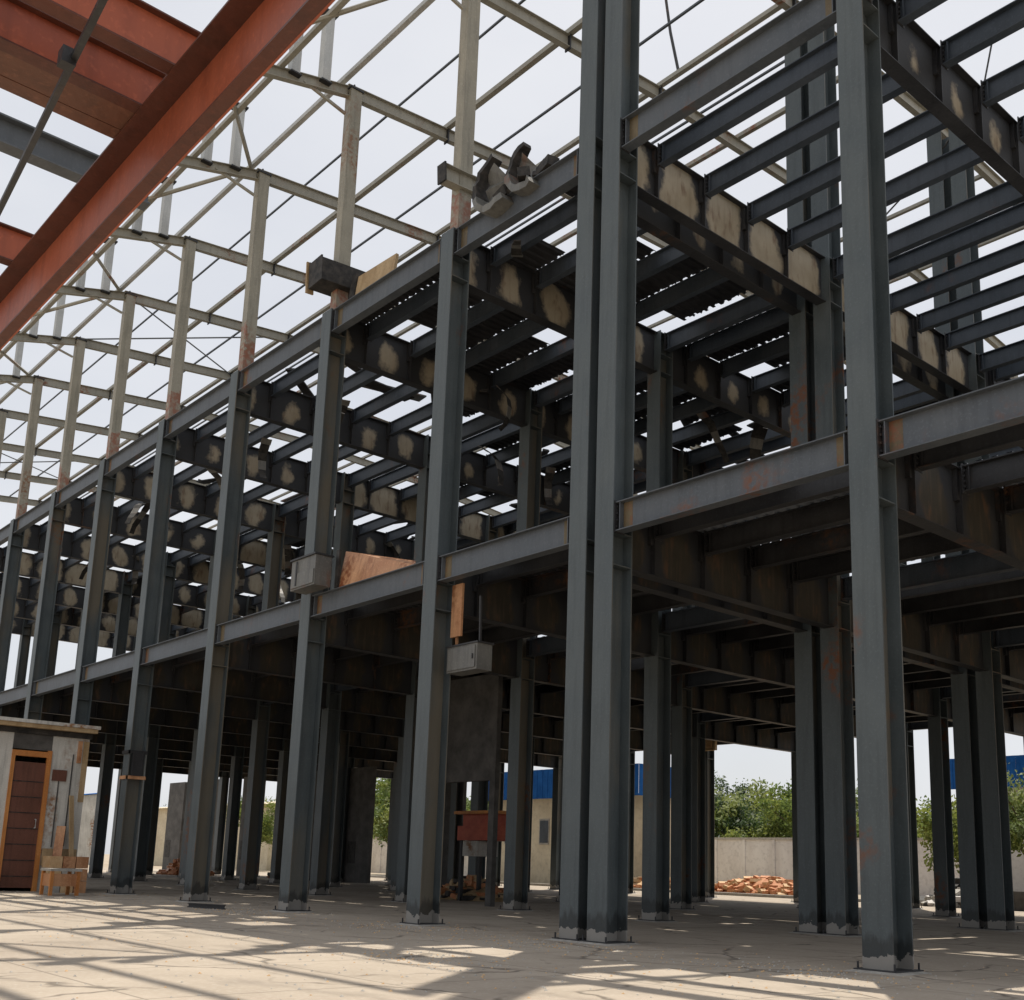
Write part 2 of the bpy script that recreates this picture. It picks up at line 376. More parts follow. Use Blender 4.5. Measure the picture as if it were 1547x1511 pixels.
def floor(w, xs, ztop, fac_h, tag):
    for a, c in zip(xs[:-1], xs[1:]):
        x0, x1 = min(a, c)+CW, max(a, c); L = x1-x0
        key = ('fb', round(L, 3), fac_h); kj = ('j', round(L+CW-.3, 3), tag); kt = ('t', round(L, 3))
        if key not in ME: ME[key] = xbeam(L-.004, fac_h, .26, 'beam')
        if kt not in ME: ME[kt] = xbeam(L-.004, .55, .22, 'joist')
        if kj not in ME: ME[kj] = xbeam(L+CW-.3-.1, .50, .20, 'joist' if tag == 2 else 'beam' if w is right else 'burnt')  # left first floor joists: dark colour stands in for shade
        for r in range(NR):
            if r == 0: w.part('facade_beam', ME[key], (x0+.002, .17, ztop))
            else: w.part('row_beam', ME[kt], (x0+.002, r*D+.3, ztop-.002))
        for r in range(NR-1):
            for y in JY:
                w.part('joist', ME[kj], (x0-CW/2+.2, r*D+y, ztop+.03), limit=True)
    for X in xs:
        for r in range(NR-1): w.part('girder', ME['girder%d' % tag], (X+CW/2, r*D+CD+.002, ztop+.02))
for z, h, t in ((Z1, .62, 1), (Z2, .70, 2)):
    floor(left, LX, z, h, t); floor(right, RX, z, h, t)

# decks: nearly complete on the first floor, burnt remains on the second
def deck(w, a, c, r, z, strips, k, ragged, seed):
    x0 = min(a, c)+CW/2+.16; runs = []
    for st in sorted(strips):
        if runs and any(abs(q[1]-st[0]) < .03 and q[2] < st[3] and st[2] < q[3] for q in runs[-1]): runs[-1].append(st)
        else: runs.append([st])
    for n, run in enumerate(runs): w.part('deck_sheet', deck_mesh(0, run, k, ragged, seed+n*31), (x0, r*D, z))
def laid(L, r, miss=(), short=()):
    ys = ([.36] if r == 0 else [.45])+JY+[D+.1]; S = []
    for n in range(5):
        if n in miss: continue
        x0, x1 = -.15, L
        for (m_, p, q) in short:
            if m_ == n: x0, x1 = p, q
        S.append((ys[n], ys[n+1]-.012, x0, x1))
    return S
for w, xs in ((left, LX), (right, RX)):
    for bi, (a, c) in enumerate(zip(xs[:-1], xs[1:])):
        L = abs(a-c)-.2
        for r in range(NR-1):
            rn = random.Random(bi*17+r*5+(0 if w is left else 400))
            miss = [n for n in range(5) if rn.random() < .05]
            short = [(n, -.15, L-rn.uniform(.35, .8)) for n in range(5) if rn.random() < .45]
            if w is right and r == 0 and bi == 0: miss = []; short = [(0, -.15, 3.4), (2, -.15, L-.3), (3, -.15, L-.7)]
            if w is right and r == 0 and bi == 1: miss = [1]; short = [(0, -.15, 3.0)]
            if w is left and r == 0 and bi in (0, 1, 2): short.append((0, .8, L-1.0))
            deck(w, a, c, r, Z1+.034, laid(L, r, miss, short), 'deck' if w is right and r == 0 else 'deckdark', .02, bi*9+r)
D2 = {(0, 0): [(0, 3.2, 5), (1, -.1, 1.2), (2, -.1, 3.0), (3, -.1, 5), (4, 1.0, 4.4)], (0, 1): [(0, 0, 5), (1, 0, 5), (2, 1, 5), (3, 0, 2)],
      (1, 0): [(0, -.1, 5.6), (1, 1.2, 5.6), (2, -.1, 5.6), (3, -.1, 3.0), (4, -.1, 5.7)], (1, 1): [(0, 0, 5.6), (1, 0, 4.4), (2, 0, 5.6), (3, 2, 5.6), (4, 0, 3)],
      (0, 2): [(1, 0, 4), (3, 0, 5)], (1, 2): [(0, 0, 4), (2, 0, 5.6), (4, 0, 5.6)], (2, 0): [(4, 2.5, 5.7)], (2, 1): [(1, 2, 5.7), (2, 0, 5.6), (4, 0, 3.7)], (2, 2): [(0, 0, 5), (2, 1, 5), (3, 0, 3)],
      (3, 1): [(2, 0, 3), (3, 2, 5.7)], (3, 2): [(1, 0, 5), (3, 0, 5)], (4, 1): [(0, 2, 5)], (5, 2): [(2, 0, 5)], (6, 1): [(1, 0, 4)], (0, 3): [(0, 0, 5), (1, 0, 5), (3, 0, 5)],
      (1, 3): [(0, 0, 5), (2, 0, 5), (3, 0, 5)], (2, 3): [(1, 0, 5), (4, 0, 5)], (4, 3): [(1, 0, 5), (2, 0, 5)]}
rn = random.Random(19)
for bi in range(2, 10):
    for r in range(1, 4):
        if (bi, r) in D2 and rn.random() < .5: continue
        D2[(bi, r)] = [(n, rn.uniform(-.1, 1.5), rn.uniform(3.4, 5.7)) for n in range(5) if rn.random() < .62] or [(2, 0, 5)]
for (bi, r), st in D2.items():
    ys = ([.36] if r == 0 else [.45])+JY+[D+.1]
    deck(left, LX[bi], LX[bi+1], r, Z2+.034, [(ys[n], ys[n+1]-.012, a, b_) for n, a, b_ in st], 'deckdark', .12, bi+r*7)

# roof of the left wing: rafters, eave beam, purlins, outriggers, parapet posts
def ridge(y):
    return ZE+.12+.10*min(y, 8)+.035*(min(max(y-8, 0), 8)) if y <= 16.16 else ridge(32.3-y)
YE = (NR-1)*D+.4
ra = MB()
ys = [0.1, 4, 8, 12, 16.1, 20, 24, 28, YE-.1]
for a, c in zip(ys[:-1], ys[1:]): ra.ibar((0, a, ridge(a)), (0, c, ridge(c)), .42, .2, 'beige')
for y in (0.3, 4, 8, 16.1): ra.box(-.12, .12, y-.02, y+.02, ridge(y)-.5, ridge(y)+.03, 'burnt')
ME['rafter'] = ra.mesh('rafter')
og = MB(); og.ibar((0, .1, ZE+.06), (0, -4.2, ZE-1.1), .34, .2, 'beige'); og.bar((0, .1, ZE-.9), (0, -1.4, ZE-.55), .08, .08, 'beige')
ME['outrigger'] = og.mesh('outrigger')
pp = MB(); pp.box(-.15, .15, -.14, .14, ZE-.25, ZE+2.1, 'pale'); pp.box(-.24, .24, -.22, .22, ZE+2.1, ZE+2.16, 'burnt'); pp.box(-.2, .2, -.18, .18, ZE-.3, ZE-.25, 'burnt')
ME['post'] = pp.mesh('parapet_post')
XC = [x+.31 for x in LX[1:]]
for X in [LX[0]+.26]+XC:
    left.part('rafter', ME['rafter'], (X, 0, 0))
for X in XC:
    left.part('outrigger', ME['outrigger'], (X, 0, 0))
    left.part('parapet_post', ME['post'], (X, -.72, 0)); left.part('parapet_post', ME['post'], (X, -1.75, -.28))
xa, xb = XC[-1], LX[0]+.26
for y, w_, k in ((-.05, .16, 'pale'), (4.0, .18, 'beige'), (8.0, .16, 'beige'), (12.0, .16, 'beige'), (16.1, .2, 'beige'), (20, .14, 'beige'), (24, .14, 'beige'), (28, .14, 'beige'), (YE-.3, .16, 'beige'),
                (2.0, .06, 'beam'), (6.0, .07, 'beam'), (10.0, .07, 'beam'), (14.0, .07, 'beam'), (-2.2, .16, 'beige'), (-4.1, .2, 'beige'), (22, .07, 'beam'), (26, .07, 'beam')):
    z = ridge(max(y, 0)) if y > -1 else ZE+.06+(y-.1)*.277
    b = MB()
    for a, c in zip([xb]+XC[:-1], XC): 
        b.box(c, a, -w_/2, w_/2, .004, .004+w_*.9, k)
    left.part('purlin', b.mesh('purlin'), (0, y, z))
# roof plane wind braces, and eave braces added for crisscross ground shadows
for i in range(0, 9):
    b = MB(); a = XC[i]; c = XC[i+1]; z0, z1 = ZE+.06, ZE+.06-4.1*.277
    if i % 2: a, c = c, a
    b.tube([(a, -.1, z0), (c, -4.1, z1)], .075, 'beige'); left.part('eave_shadow_brace', b.mesh('eave_shadow_brace'), (0, 0, 0))
for i in (4, 8):
    b = MB(); a = XC[i]; c = XC[i+1]
    b.tube([(a, .2, ridge(.2)-.1), (c, 8, ridge(8)-.1)], .035, 'beam'); b.tube([(c, .2, ridge(.2)-.1), (a, 8, ridge(8)-.1)], .035, 'beam')
    left.part('wind_brace', b.mesh('wind_brace'), (0, 0, 0))
left.flush(); right.flush()

# ------------------------------------------------------------------ loose things on and under the frame
def stub(name, label, cat, loc, rz, tilt, build):
    b = MB(); build(b); o = link(name, b.mesh(name), None, loc, 0, label, cat); o.rotation_euler = (tilt, 0, rz); return o
def f(b): b.ibar((0, -.45, 0), (0, 2.3, 0), .48, .3, 'beige'); b.box(-.17, .17, -.5, -.45, -.5, .02, 'char')
stub('beam_offcut', 'pale I-beam offcut jutting over the second floor edge left of the burnt duct ends', 'beam offcut', (-5.55, .05, Z2+1.72), 0, R(4), f)
def f(b):
    b.box(-.5, .35, -.5, 1.6, 0, .06, 'char'); b.box(-.5, -.44, -.5, 1.6, .06, .85, 'char'); b.box(.29, .35, -.5, 1.5, .06, .7, 'char'); b.box(-.44, .29, -.5, -.45, .06, .8, 'char')
    b.box(-.60, -.54, -.55, -.3, -.1, .9, 'wood')
stub('charred_trough', 'charred open trough standing on the second floor edge beam at the third column', 'trough', (-11.6, 0, Z2+.75), R(-3), R(2), f)
def lump(R_, w, seed, a1):
    """burnt duct end: a ring band of thick plate torn open, a dished grey plate across its lower half"""
    rn = random.Random(seed); b = MB(); n = 14; P = []
    for i in range(n+1):
        t = i/n; an = R(300-(300-a1)*t); rr_ = R_*(1+.10*math.sin(5*t+seed)); wd = w*(1-.62*t**1.6)*rn.uniform(.85, 1.1); P.append((Vector((math.cos(an)*rr_, 0, R_*.92+math.sin(an)*rr_*1.05)), wd, .17*(1-.4*t)+rn.uniform(0, .05)))
    for (p, w0, t0), (q, w1, t1) in zip(P, P[1:]):
        c = Vector((0, 0, R_*.92)); n0 = (p-c).normalized(); n1 = (q-c).normalized(); y = Vector((0, 1, 0))
        b.quadbox([p-y*w0/2, p+y*w0/2, q+y*w1/2, q-y*w1/2, p-y*w0/2+n0*t0, p+y*w0/2+n0*t0, q+y*w1/2+n1*t1, q-y*w1/2+n1*t1], 'char' if w1 < w*.75 else 'greybox')
    cen = len(b.v); m_ = b.mat('greybox'); ring = []
    b.v.append((.1*R_, .16, R_*1.0))
    for i in range(15):
        an = R(118+i*17); ring.append(len(b.v)); b.v.append((math.cos(an)*R_*rn.uniform(.82, .98), -.05+rn.uniform(-.08, .12), R_*.92+math.sin(an)*R_*rn.uniform(.85, .98)))
    for a_, c_ in zip(ring, ring[1:]): b.f.append((cen, a_, c_)); b.mi.append(m_)
    return b
for nm, lb, lc, R0, w, sd, a1 in (('burnt_duct', 'larger burnt curled duct end on the second floor edge left of the twin columns', (-3.75, .2, Z2+.0), .74, .9, 1, 112),
                         ('burnt_duct', 'smaller burnt curled duct end between the larger one and the twin columns', (-2.7, .2, Z2+.0), .56, .7, 2, 104)):
    link(nm, lump(R0, w, sd, a1).mesh(nm), None, lc, 0, lb, 'burnt duct')
def f(b):
    rn = random.Random(5)
    for i in range(16):
        x = rn.uniform(-1.6, 1.4); s = rn.uniform(.12, .34); mt = Matrix.Translation((x, rn.uniform(-.12, .3), s*.4)) @ Matrix.Rotation(rn.uniform(0, 3), 4, 'Z') @ Matrix.Rotation(rn.uniform(-.5, .5), 4, 'X')
        b.box(-s, s, -s*.5, s*.5, -s*.4, s*.4, 'char', mt)
stub('debris_heap', 'low heap of charred scraps along the second floor beam beside the burnt duct ends', 'debris', (-3.4, .17, Z2+.02), 0, 0, f)
def f(b):
    b.box(-1.1, 1.0, 0, .09, 0, .95, 'wood'); b.box(-1.16, -.9, -.05, .14, -.05, 1.05, 'char'); b.box(-.2, -.12, .09, .14, .05, .9, 'char')
stub('board', 'weathered tan board with charred end, standing on the second floor beam beside the trough', 'board', (-9.9, .36, Z2+.03), R(2), R(-7), f)
def f(b):
    b.quadbox([Vector(p) for p in ((0, 0, 0), (3.6, 0, 0), (3.6, .04, 0), (0, .04, 0), (-.1, .25, 1.12), (3.3, .22, .2), (3.3, .26, .2), (-.1, .29, 1.12))], 'rustsheet')
    b.box(-.1, .05, -.05, .02, 0, 1.08, 'char')
stub('rusty_sheet', 'rusty orange steel sheet leaning on the first floor beam between the second and third columns', 'metal sheet', (-10.2, .10, Z1+.02), 0, 0, f)
def f(b): b.box(.3, 1.6, .1, .6, 0, .85, 'greybox'); b.box(.35, 1.55, .07, .098, .05, .45, 'greybox'); b.box(.26, 1.64, .05, .65, .852, .9, 'burnt'); b.box(.6, .66, .05, .069, 0.1, .8, 'burnt')
stub('electrical_box', 'grey metal box fixed over the first floor beam at the third column', 'box', (-11.9, -.68, Z1+.02), 0, 0, f)
t = thing('junction_box', 'grey box hanging under the first floor beam on the second column from the twin pair', 'box', (-5.35, .35, 5.85))
b = MB(); b.box(0, 1.15, 0, .45, 0, .62, 'greybox'); b.box(-.04, 1.19, -.03, .48, .622, .66, 'burnt'); link('body', b.mesh('body'), t)
b = MB(); b.box(.06, 1.09, -.028, -.003, .05, .57, 'greybox'); b.box(1.0, 1.04, -.05, -.028, .25, .37, 'burnt'); link('lid', b.mesh('lid'), t)
b = MB(); b.bar((.1, .2, .66), (.02, .2, 1.9), .05, .05, 'rustsheet'); b.bar((1.0, .2, .66), (.95, .2, 1.8), .05, .05, 'burnt'); b.box(-.05, .35, .1, .16, .9, 2.2, 'rustsheet'); link('bracket', b.mesh('bracket'), t)
def f(b): b.box(-.06, CW+.06, -.05, -.003, 0, .12, 'rustsheet'); b.box(-.06, CW+.06, -.05, -.003, .9, 1.02, 'burnt'); b.box(CW+.003, CW+.06, -.05, .65, 0, .12, 'rustsheet'); b.box(CW+.003, CW+.08, .1, .5, .12, .95, 'burnt'); b.box(CW+.003, CW+.06, -.05, .65, .9, 1.02, 'burnt')
stub('clamp', 'rusty clamp frame strapped round the column nearest the hut', 'clamp', (-24, 0, 4.0), 0, 0, f)
def f(b): b.box(0, 1.2, 0, .2, 0, 1.4, 'wood'); b.box(.2, 1.0, -.05, -.003, .15, .6, 'sand'); b.box(.3, .9, -.05, -.003, .8, 1.2, 'char')
stub('notice_board', 'small brown box mounted high on a back row column beside the bright opening', 'box', (-23.8, 31.3, 7.8), 0, 0, f)

# charred boards scattered on the upper joists
rn = random.Random(11)
for i in range(54):
    L = rn.uniform(1.2, 3.6); w_ = rn.uniform(.2, .6); b = MB(); b.box(-L/2, L/2, -w_/2, w_/2, 0, .05, 'char' if rn.random() < .7 else 'greybox')
    b.box(-L/2+.1, -L/2+.16, -w_/2+.01, w_/2-.01, .05, .12, 'char')
    o = link('loose_board', b.mesh('loose_board'), None, (rn.uniform(-34, -7), rn.uniform(1, 20), Z2+.17+rn.uniform(0, .1)), 0, 'charred loose board lying across the second floor joists', 'board', 'charred boards on the upper joists')
    o.rotation_euler = (rn.uniform(-.06, .06), rn.uniform(-.05, .05), rn.uniform(0, 3.14))

# torn strips of deck dangling below the joists
rn = random.Random(31)
HM = []
for q in range(4):
    b = MB(); n = 6; w_ = rn.uniform(.3, .75); p = Vector((0, 0, 0)); a = rn.uniform(.2, .6)
    for i in range(n):
        a += rn.uniform(-.1, .45); d = Vector((math.cos(a), rn.uniform(-.1, .1), -math.sin(a)))*rn.uniform(.22, .42); e = p+d
        b.bar(p, e, w_*(1-i*.08), .02, 'char' if i % 3 else 'greybox', (d.z, 0, -d.x) if abs(d.x)+abs(d.z) > .01 else (0, 0, 1)); p = e
    HM.append(b.mesh('dangling_strip'))
for i in range(34):
    X = rn.uniform(-44, -3); o = link('dangling_strip', rn.choice(HM), None, (X, rn.choice([0, D, 2*D])+rn.choice(JY)+rn.uniform(-.1, .1), Z2-.52), rn.uniform(0, 6.28), 'charred strip of torn sheet dangling below the second floor joists', 'metal strip', 'torn strips below the upper joists')
# hanging wires
def wire(label, pts, r=.018):
    b = MB(); b.tube(pts, r, 'wire'); link('cable', b.mesh('cable'), None, (0, 0, 0), 0, label, 'cable')
wire('thin cable dropping from above to the second floor beam just right of the twin columns', [(-5.6, 8.2, 29.5), (-5.3, 8.1, 28), (-4.9, 8.05, 26.3)], .05)
wire('thin level cable crossing the sky between the twin columns and the right column', [(-7.5, 8, 30.6), (-2, 8, 30.0), (4, 8, 29.6)], .03)
wire('loose bent cable hanging among the joists at the right edge', [(1.6, 16, 28.2), (1.2, 16, 26.6), (-.2, 16, 25.2), (-1.6, 16, 24.2), (-2.6, 16, 23.6)], .03)

# ------------------------------------------------------------------ red oxide canopy over the camera
rc = thing('canopy_frame', 'red oxide primed steel canopy frame overhead at the upper left', 'steel canopy', (5, -12.8, 0))
RO = Vector((5, -12.8, 0)); ZB = 6.0
def rpart(name, b): link(name, b.mesh(name), rc, -RO)
b = MB()
b.box(-6, 17.2, -12.745, -12.73, ZB, ZB+.56, 'red')
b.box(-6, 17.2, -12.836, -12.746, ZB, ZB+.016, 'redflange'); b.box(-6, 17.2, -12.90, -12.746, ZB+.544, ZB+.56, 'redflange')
rpart('main_beam', b)
def rj(xr, y1, z0, h, w_=.12, k='red', y0=-19):
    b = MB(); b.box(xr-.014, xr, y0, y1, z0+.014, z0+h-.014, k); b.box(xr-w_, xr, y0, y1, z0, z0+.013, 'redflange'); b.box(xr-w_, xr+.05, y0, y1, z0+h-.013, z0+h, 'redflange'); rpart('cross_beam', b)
for xr in (9.17, 8.62, 5.75, 2.4, -1.2, 12.9, 16.2): rj(xr, -12.75, ZB+.563, .30)
b = MB()
for i in range(3): b.box(8.1+i*.14, 8.1+i*.14+.136, -19, -12.76, ZB+.568+.003*(i % 2), ZB+.60, 'redbrown')
rpart('soffit_board', b)
for x in (-5.6, 17.0):
    b = MB(); b.box(x-.12, x+.12, -12.73, -12.715, 0, ZB+.56, 'red'); b.box(x-.12, x+.12, -12.51, -12.495, 0, ZB+.56, 'red'); b.box(x-.006, x+.006, -12.715, -12.51, 0, ZB+.56, 'red'); rpart('post', b)
b = MB(); b.bar((11.2, -13.8, 5.8), (6.6, -13.42, 5.83), .035, .035, 'burnt')
for x in (9.75,): b.box(x-.04, x+.04, -13.75, -13.67, 5.76, 5.86, 'burnt')
rpart('tie_rod', b)
# grey rafter above the red frame
b = MB(); b.ibar((0, 0, 0), (0, 11.45, 0), .34, .2, 'beam'); link('grey_beam', b.mesh('grey_beam'), None, (3.4, -22.4, 9.4), 0, 'blue grey steel beam crossing behind the red canopy beam at the upper left', 'beam')

# ------------------------------------------------------------------ hut at the left
X0 = -26.0
hut = thing('hut', 'patched grey workers hut with flat roof and brown door at the left edge', 'hut', (X0-2, -5, 0))
HO = Vector((X0-2, -5, 0))
def hp(name, b, parent=None): return link(name, b.mesh(name), parent or hut, -HO if parent is None else (0, 0, 0))
b = MB(); X1 = X0-.18
b.box(X1, X0, -9, -3.2, 0, 5.5, 'plaster'); b.box(X1, X0, -1.85, -.55, 0, 5.5, 'plaster'); b.box(X1, X0, -3.2, -1.85, 4.95, 5.5, 'darkblock')
b.box(-31, X1-.002, -.75, -.57, 0, 5.5, 'plaster'); b.box(-31, X1-.002, -9, -8.82, 0, 5.5, 'plaster'); b.box(-31.2, -31.002, -9, -.55, 0, 5.5, 'plaster')
for y, z0, z1 in ((-1.52, 1.55, 4.1), (-1.1, 1.6, 4.9)): b.box(X0+.003, X0+.03, y, y+.04, z0, z1, 'darkblock')
b.box(X0+.003, X0+.05, -1.75, -1.25, 3.9, 4.3, 'brown'); b.box(X0+.003, X0+.05, -.75, -.56, 3.2, 5.4, 'wood'); b.box(X0+.003, X0+.06, -1.8, -.6, .9, 1.5, 'wood')
b.box(X0+.003, X0+.05, -.95, -.8, 4.6, 5.4, 'rustsheet')
hp('wall', b)
b = MB(); b.box(-31.4, X0+.45, -9.3, -.35, 5.85, 5.97, 'plaster'); b.box(-31.3, X0+.1, -9.1, -.5, 5.502, 5.848, 'char'); b.box(X0+.12, X0+.40, -9.2, -.42, 5.70, 5.845, 'wood')
hp('roof', b)
b = MB(); b.box(X1+.03, X0-.03, -3.08, -1.99, .12, 4.5, 'brown')
for i in range(7): b.box(X0-.03, X0-.01, -3.06, -2.01, .5+i*.55, .53+i*.55, 'char')
dr = hp('door', b)
b = MB(); b.box(X0-.1, X0+.04, -3.2, -3.08, 0, 4.9, 'orange'); b.box(X0-.1, X0+.06, -1.99, -1.84, 0, 4.95, 'orange'); b.box(X0-.1, X0+.04, -3.08, -1.99, 4.7, 4.9, 'orange'); hp('frame', b, dr)
b = MB(); b.tube([(X0-.0, -2.15, 2.2), (X0+.1, -2.15, 2.2), (X0+.1, -2.15, 2.5), (X0, -2.15, 2.5)], .02, 'pale'); hp('handle', b, dr)
t_ = MB(); t_.bar((.0, 0, .02), (-.75, -.1, 3.4), .16, .05, 'wood'); t_.box(-.12, .12, -.1, .1, .004, .06, 'char'); link('plank', t_.mesh('plank'), None, (X0+.95, -.95, 0), 0, 'long tan plank leaning against the right corner of the hut', 'plank')
t_ = MB(); t_.bar((.0, 0, .02), (-.5, .25, 2.3), .3, .03, 'rustsheet'); t_.box(-.15, .15, -.03, .03, .004, .05, 'rustsheet'); link('rusty_sheet', t_.mesh('rusty_sheet'), None, (X0+.75, -1.55, 0), 0, 'narrow rusty sheet leaning on the hut wall right of the door', 'metal sheet')
# orange stand and junk by the hut corner
t = thing('metal_stand', 'rusty orange metal stand on the ground at the hut corner', 'stand', (-22.6, -2.2, 0))
b = MB(); b.box(-.5, .5, -.5, .5, .78, .86, 'cement'); link('top', b.mesh('top'), t)
for x in (-.42, .42):
    for y in (-.42, .42): b = MB(); b.box(x-.05, x+.05, y-.05, y+.05, 0.004, .78, 'orange'); link('leg', b.mesh('leg'), t)
b = MB(); b.box(-.37, .37, -.44, -.40, .3, .7, 'rustsheet'); b.box(.40, .44, -.37, .37, .3, .7, 'rustsheet'); link('panel', b.mesh('panel'), t)
t = thing('block_stack', 'stack of pale stained blocks behind the orange stand by the hut', 'blocks', (-25.0, -1.4, 0))
b = MB(); rn = random.Random(2)
for i in range(3):
    for j in range(3): b.box(-.5+rn.uniform(-.05, .05), .3, -.5+j*.45, -.5+j*.45+.42, .004+i*.42, .004+i*.42+.4, rn.choice(['cement', 'sand', 'rustsheet']))
link('blocks', b.mesh('blocks'), t)

# ------------------------------------------------------------------ things under and behind the building
def heap(name, label, cat, loc, rx, ry, h, n, mats, seed, s=(.12, .35)):
    rn = random.Random(seed); b = MB()
    nr = 14; c0 = len(b.v)                       # mound under the pieces
    ringsN = 4; i0 = b.mat(mats[0]); rings = []
    for k in range(ringsN):
        t = k/ringsN; ring = []
        for a in range(nr):
            an = 2*math.pi*a/nr; rad = (1-t)*rn.uniform(.9, 1.05); ring.append(len(b.v)); b.v.append((math.cos(an)*rx*rad, math.sin(an)*ry*rad, h*.8*math.sin(t*1.57)*rn.uniform(.85, 1.1) if k else 0))
        rings.append(ring)
    top = len(b.v); b.v.append((0, 0, h*.85))
    for k in range(ringsN-1):
        for a in range(nr): b.f.append((rings[k][a], rings[k][(a+1) % nr], rings[k+1][(a+1) % nr], rings[k+1][a])); b.mi.append(i0)
    for a in range(nr): b.f.append((rings[-1][a], rings[-1][(a+1) % nr], top)); b.mi.append(i0)
    for i in range(n):
        an = rn.uniform(0, 6.28); q = math.sqrt(rn.random()); x = math.cos(an)*rx*q; y = math.sin(an)*ry*q; z = h*(1-q)*.95+.05; ss = rn.uniform(*s)
        mt = Matrix.Translation((x, y, z)) @ Matrix.Rotation(rn.uniform(0, 3), 4, 'Z') @ Matrix.Rotation(rn.uniform(-.6, .6), 4, 'X')
        b.box(-ss, ss, -ss*.5, ss*.5, -ss*.3, ss*.3, rn.choice(mats), mt)
    return link(name, b.mesh(name), None, loc, 0, label, cat)
heap('rubble_heap', 'long heap of orange brick rubble in front of the white wall in the bright opening', 'rubble', (-30, 45.5, 0), 6, 1.8, 1.25, 320, ['brick', 'brick', 'sand'], 1, (.12, .4))
heap('rubble_heap', 'low heap of sand and orange bricks left of the long rubble heap in the opening', 'rubble', (-38.5, 44, 0), 3.6, 1.6, 1.1, 140, ['sand', 'brick'], 2)
heap('rubble_heap', 'orange brick pile between the far left interior columns', 'rubble', (-62, 20, 0), 2.6, 1.6, 1.5, 120, ['brick', 'rustsheet'], 3)
heap('rubble_heap', 'dark red rubble pile behind the fourth facade column', 'rubble', (-55, 25, 0), 3, 1.6, 1.2, 110, ['brick', 'darkblock'], 4)
heap('rubble_heap', 'pile of tan and orange scraps under the red machine', 'rubble', (-20.2, 13.2, 0), 2.6, 1.4, .9, 120, ['wood', 'brick', 'char'], 5)
heap('rubble_heap', 'pale rubble pile behind the right column by the low kerb', 'rubble', (-12, 38, 0), 2.5, 1.5, 1.6, 120, ['cement', 'whitewall', 'char'], 6, (.15, .5))
t = thing('machine', 'red machine on a dark frame standing deep under the first floor', 'machine', (-18.2, 12.2, 0))
b = MB(); b.box(-1.1, 1.1, -.6, .6, 2.3, 2.85, 'redpaint'); b.box(-.9, 1.0, -.5, .5, 2.85, 3.3, 'redpaint'); b.box(-1.25, 1.25, -.7, .7, 3.3, 3.42, 'orange'); link('body', b.mesh('body'), t)
b = MB(); b.box(-.7, .2, -.62, .4, 1.7, 2.28, 'plaster'); link('tank', b.mesh('tank'), t)
for x in (-.95, .95):
    for y in (-.45, .45): b = MB(); b.box(x-.07, x+.07, y-.07, y+.07, 0.004, 2.3, 'burnt'); link('leg', b.mesh('leg'), t)
# dark masonry partition
t = thing('partition_wall', 'dark sooted masonry partition with a wide doorway behind the second column', 'wall', (-16.5, 9.4, 0))
b = MB()
b.box(-2.6, 2.2, -.1, .1, 4.3, 8.1, 'darkblock'); b.box(-2.6, -1.5, -.1, .1, 0.004, 4.3, 'darkblock'); b.box(1.9, 2.2, -.1, .1, .004, 4.3, 'darkblock')

link('wall', b.mesh('wall'), t)

PW = [(-35.3, -41, 7.35, 'between the two nearest back rows behind the second and third columns'), (-44.8, -47.6, 7.35, 'just left of the bright tree gap'), (-49, -55.2, 7.35, 'wide one behind the fourth column'),
      (-59.6, -62.6, 7.35, 'narrow one behind the fifth column'), (-66, -69.6, 7.35, 'second from the left'), (-73, -76, 7.35, 'leftmost, near the hut')]
for x1_, x0_, h_, lb in PW:
    b = MB(); b.box(x0_, x1_, -.12, .12, .004, h_, 'darkblock'); b.box(x0_+.3, x0_+1.2, -.14, -.121, 1.2, 2.6, 'char')
    link('partition_wall', b.mesh('partition_wall'), None, (0, 24.3, 0), 0, 'dark block partition wall, '+lb, 'wall')
t = thing('kerb', 'low dark concrete kerb along the back edge of the slab', 'kerb', (-10, 39, 0))
b = MB(); b.box(-70, 30, -.3, .3, .004, .16, 'cement'); link('kerb_stone', b.mesh('kerb_stone'), t)
b = MB(); b.box(-6, 8, .6, 1.4, .004, .9, 'darkblock'); o = link('low_wall', b.mesh('low_wall'), None, (-5, 36, 0), 0, 'low dark block wall behind the right column', 'low wall')

# boundary wall
bw = thing('boundary_wall', 'long pale concrete panel boundary wall behind the building', 'wall', (-60, 60, 0))
b = MB(); b.box(-120, 90, -.1, .1, 0, 4.05, 'whitewall'); link('wall', b.mesh('wall'), bw)
b = MB(); b.box(-120, 90, -.2, .2, 4.052, 4.22, 'cement'); link('coping', b.mesh('coping'), bw)
for i in range(70): b = ME.setdefault('pier', None) or MB(); 
pm = MB(); pm.box(-.14, .14, -.18, -.102, 0, 4.05, 'whitewall'); pm = pm.mesh('pier')
for i in range(70): link('pier', pm, bw, (-118+i*3, 0, 0))

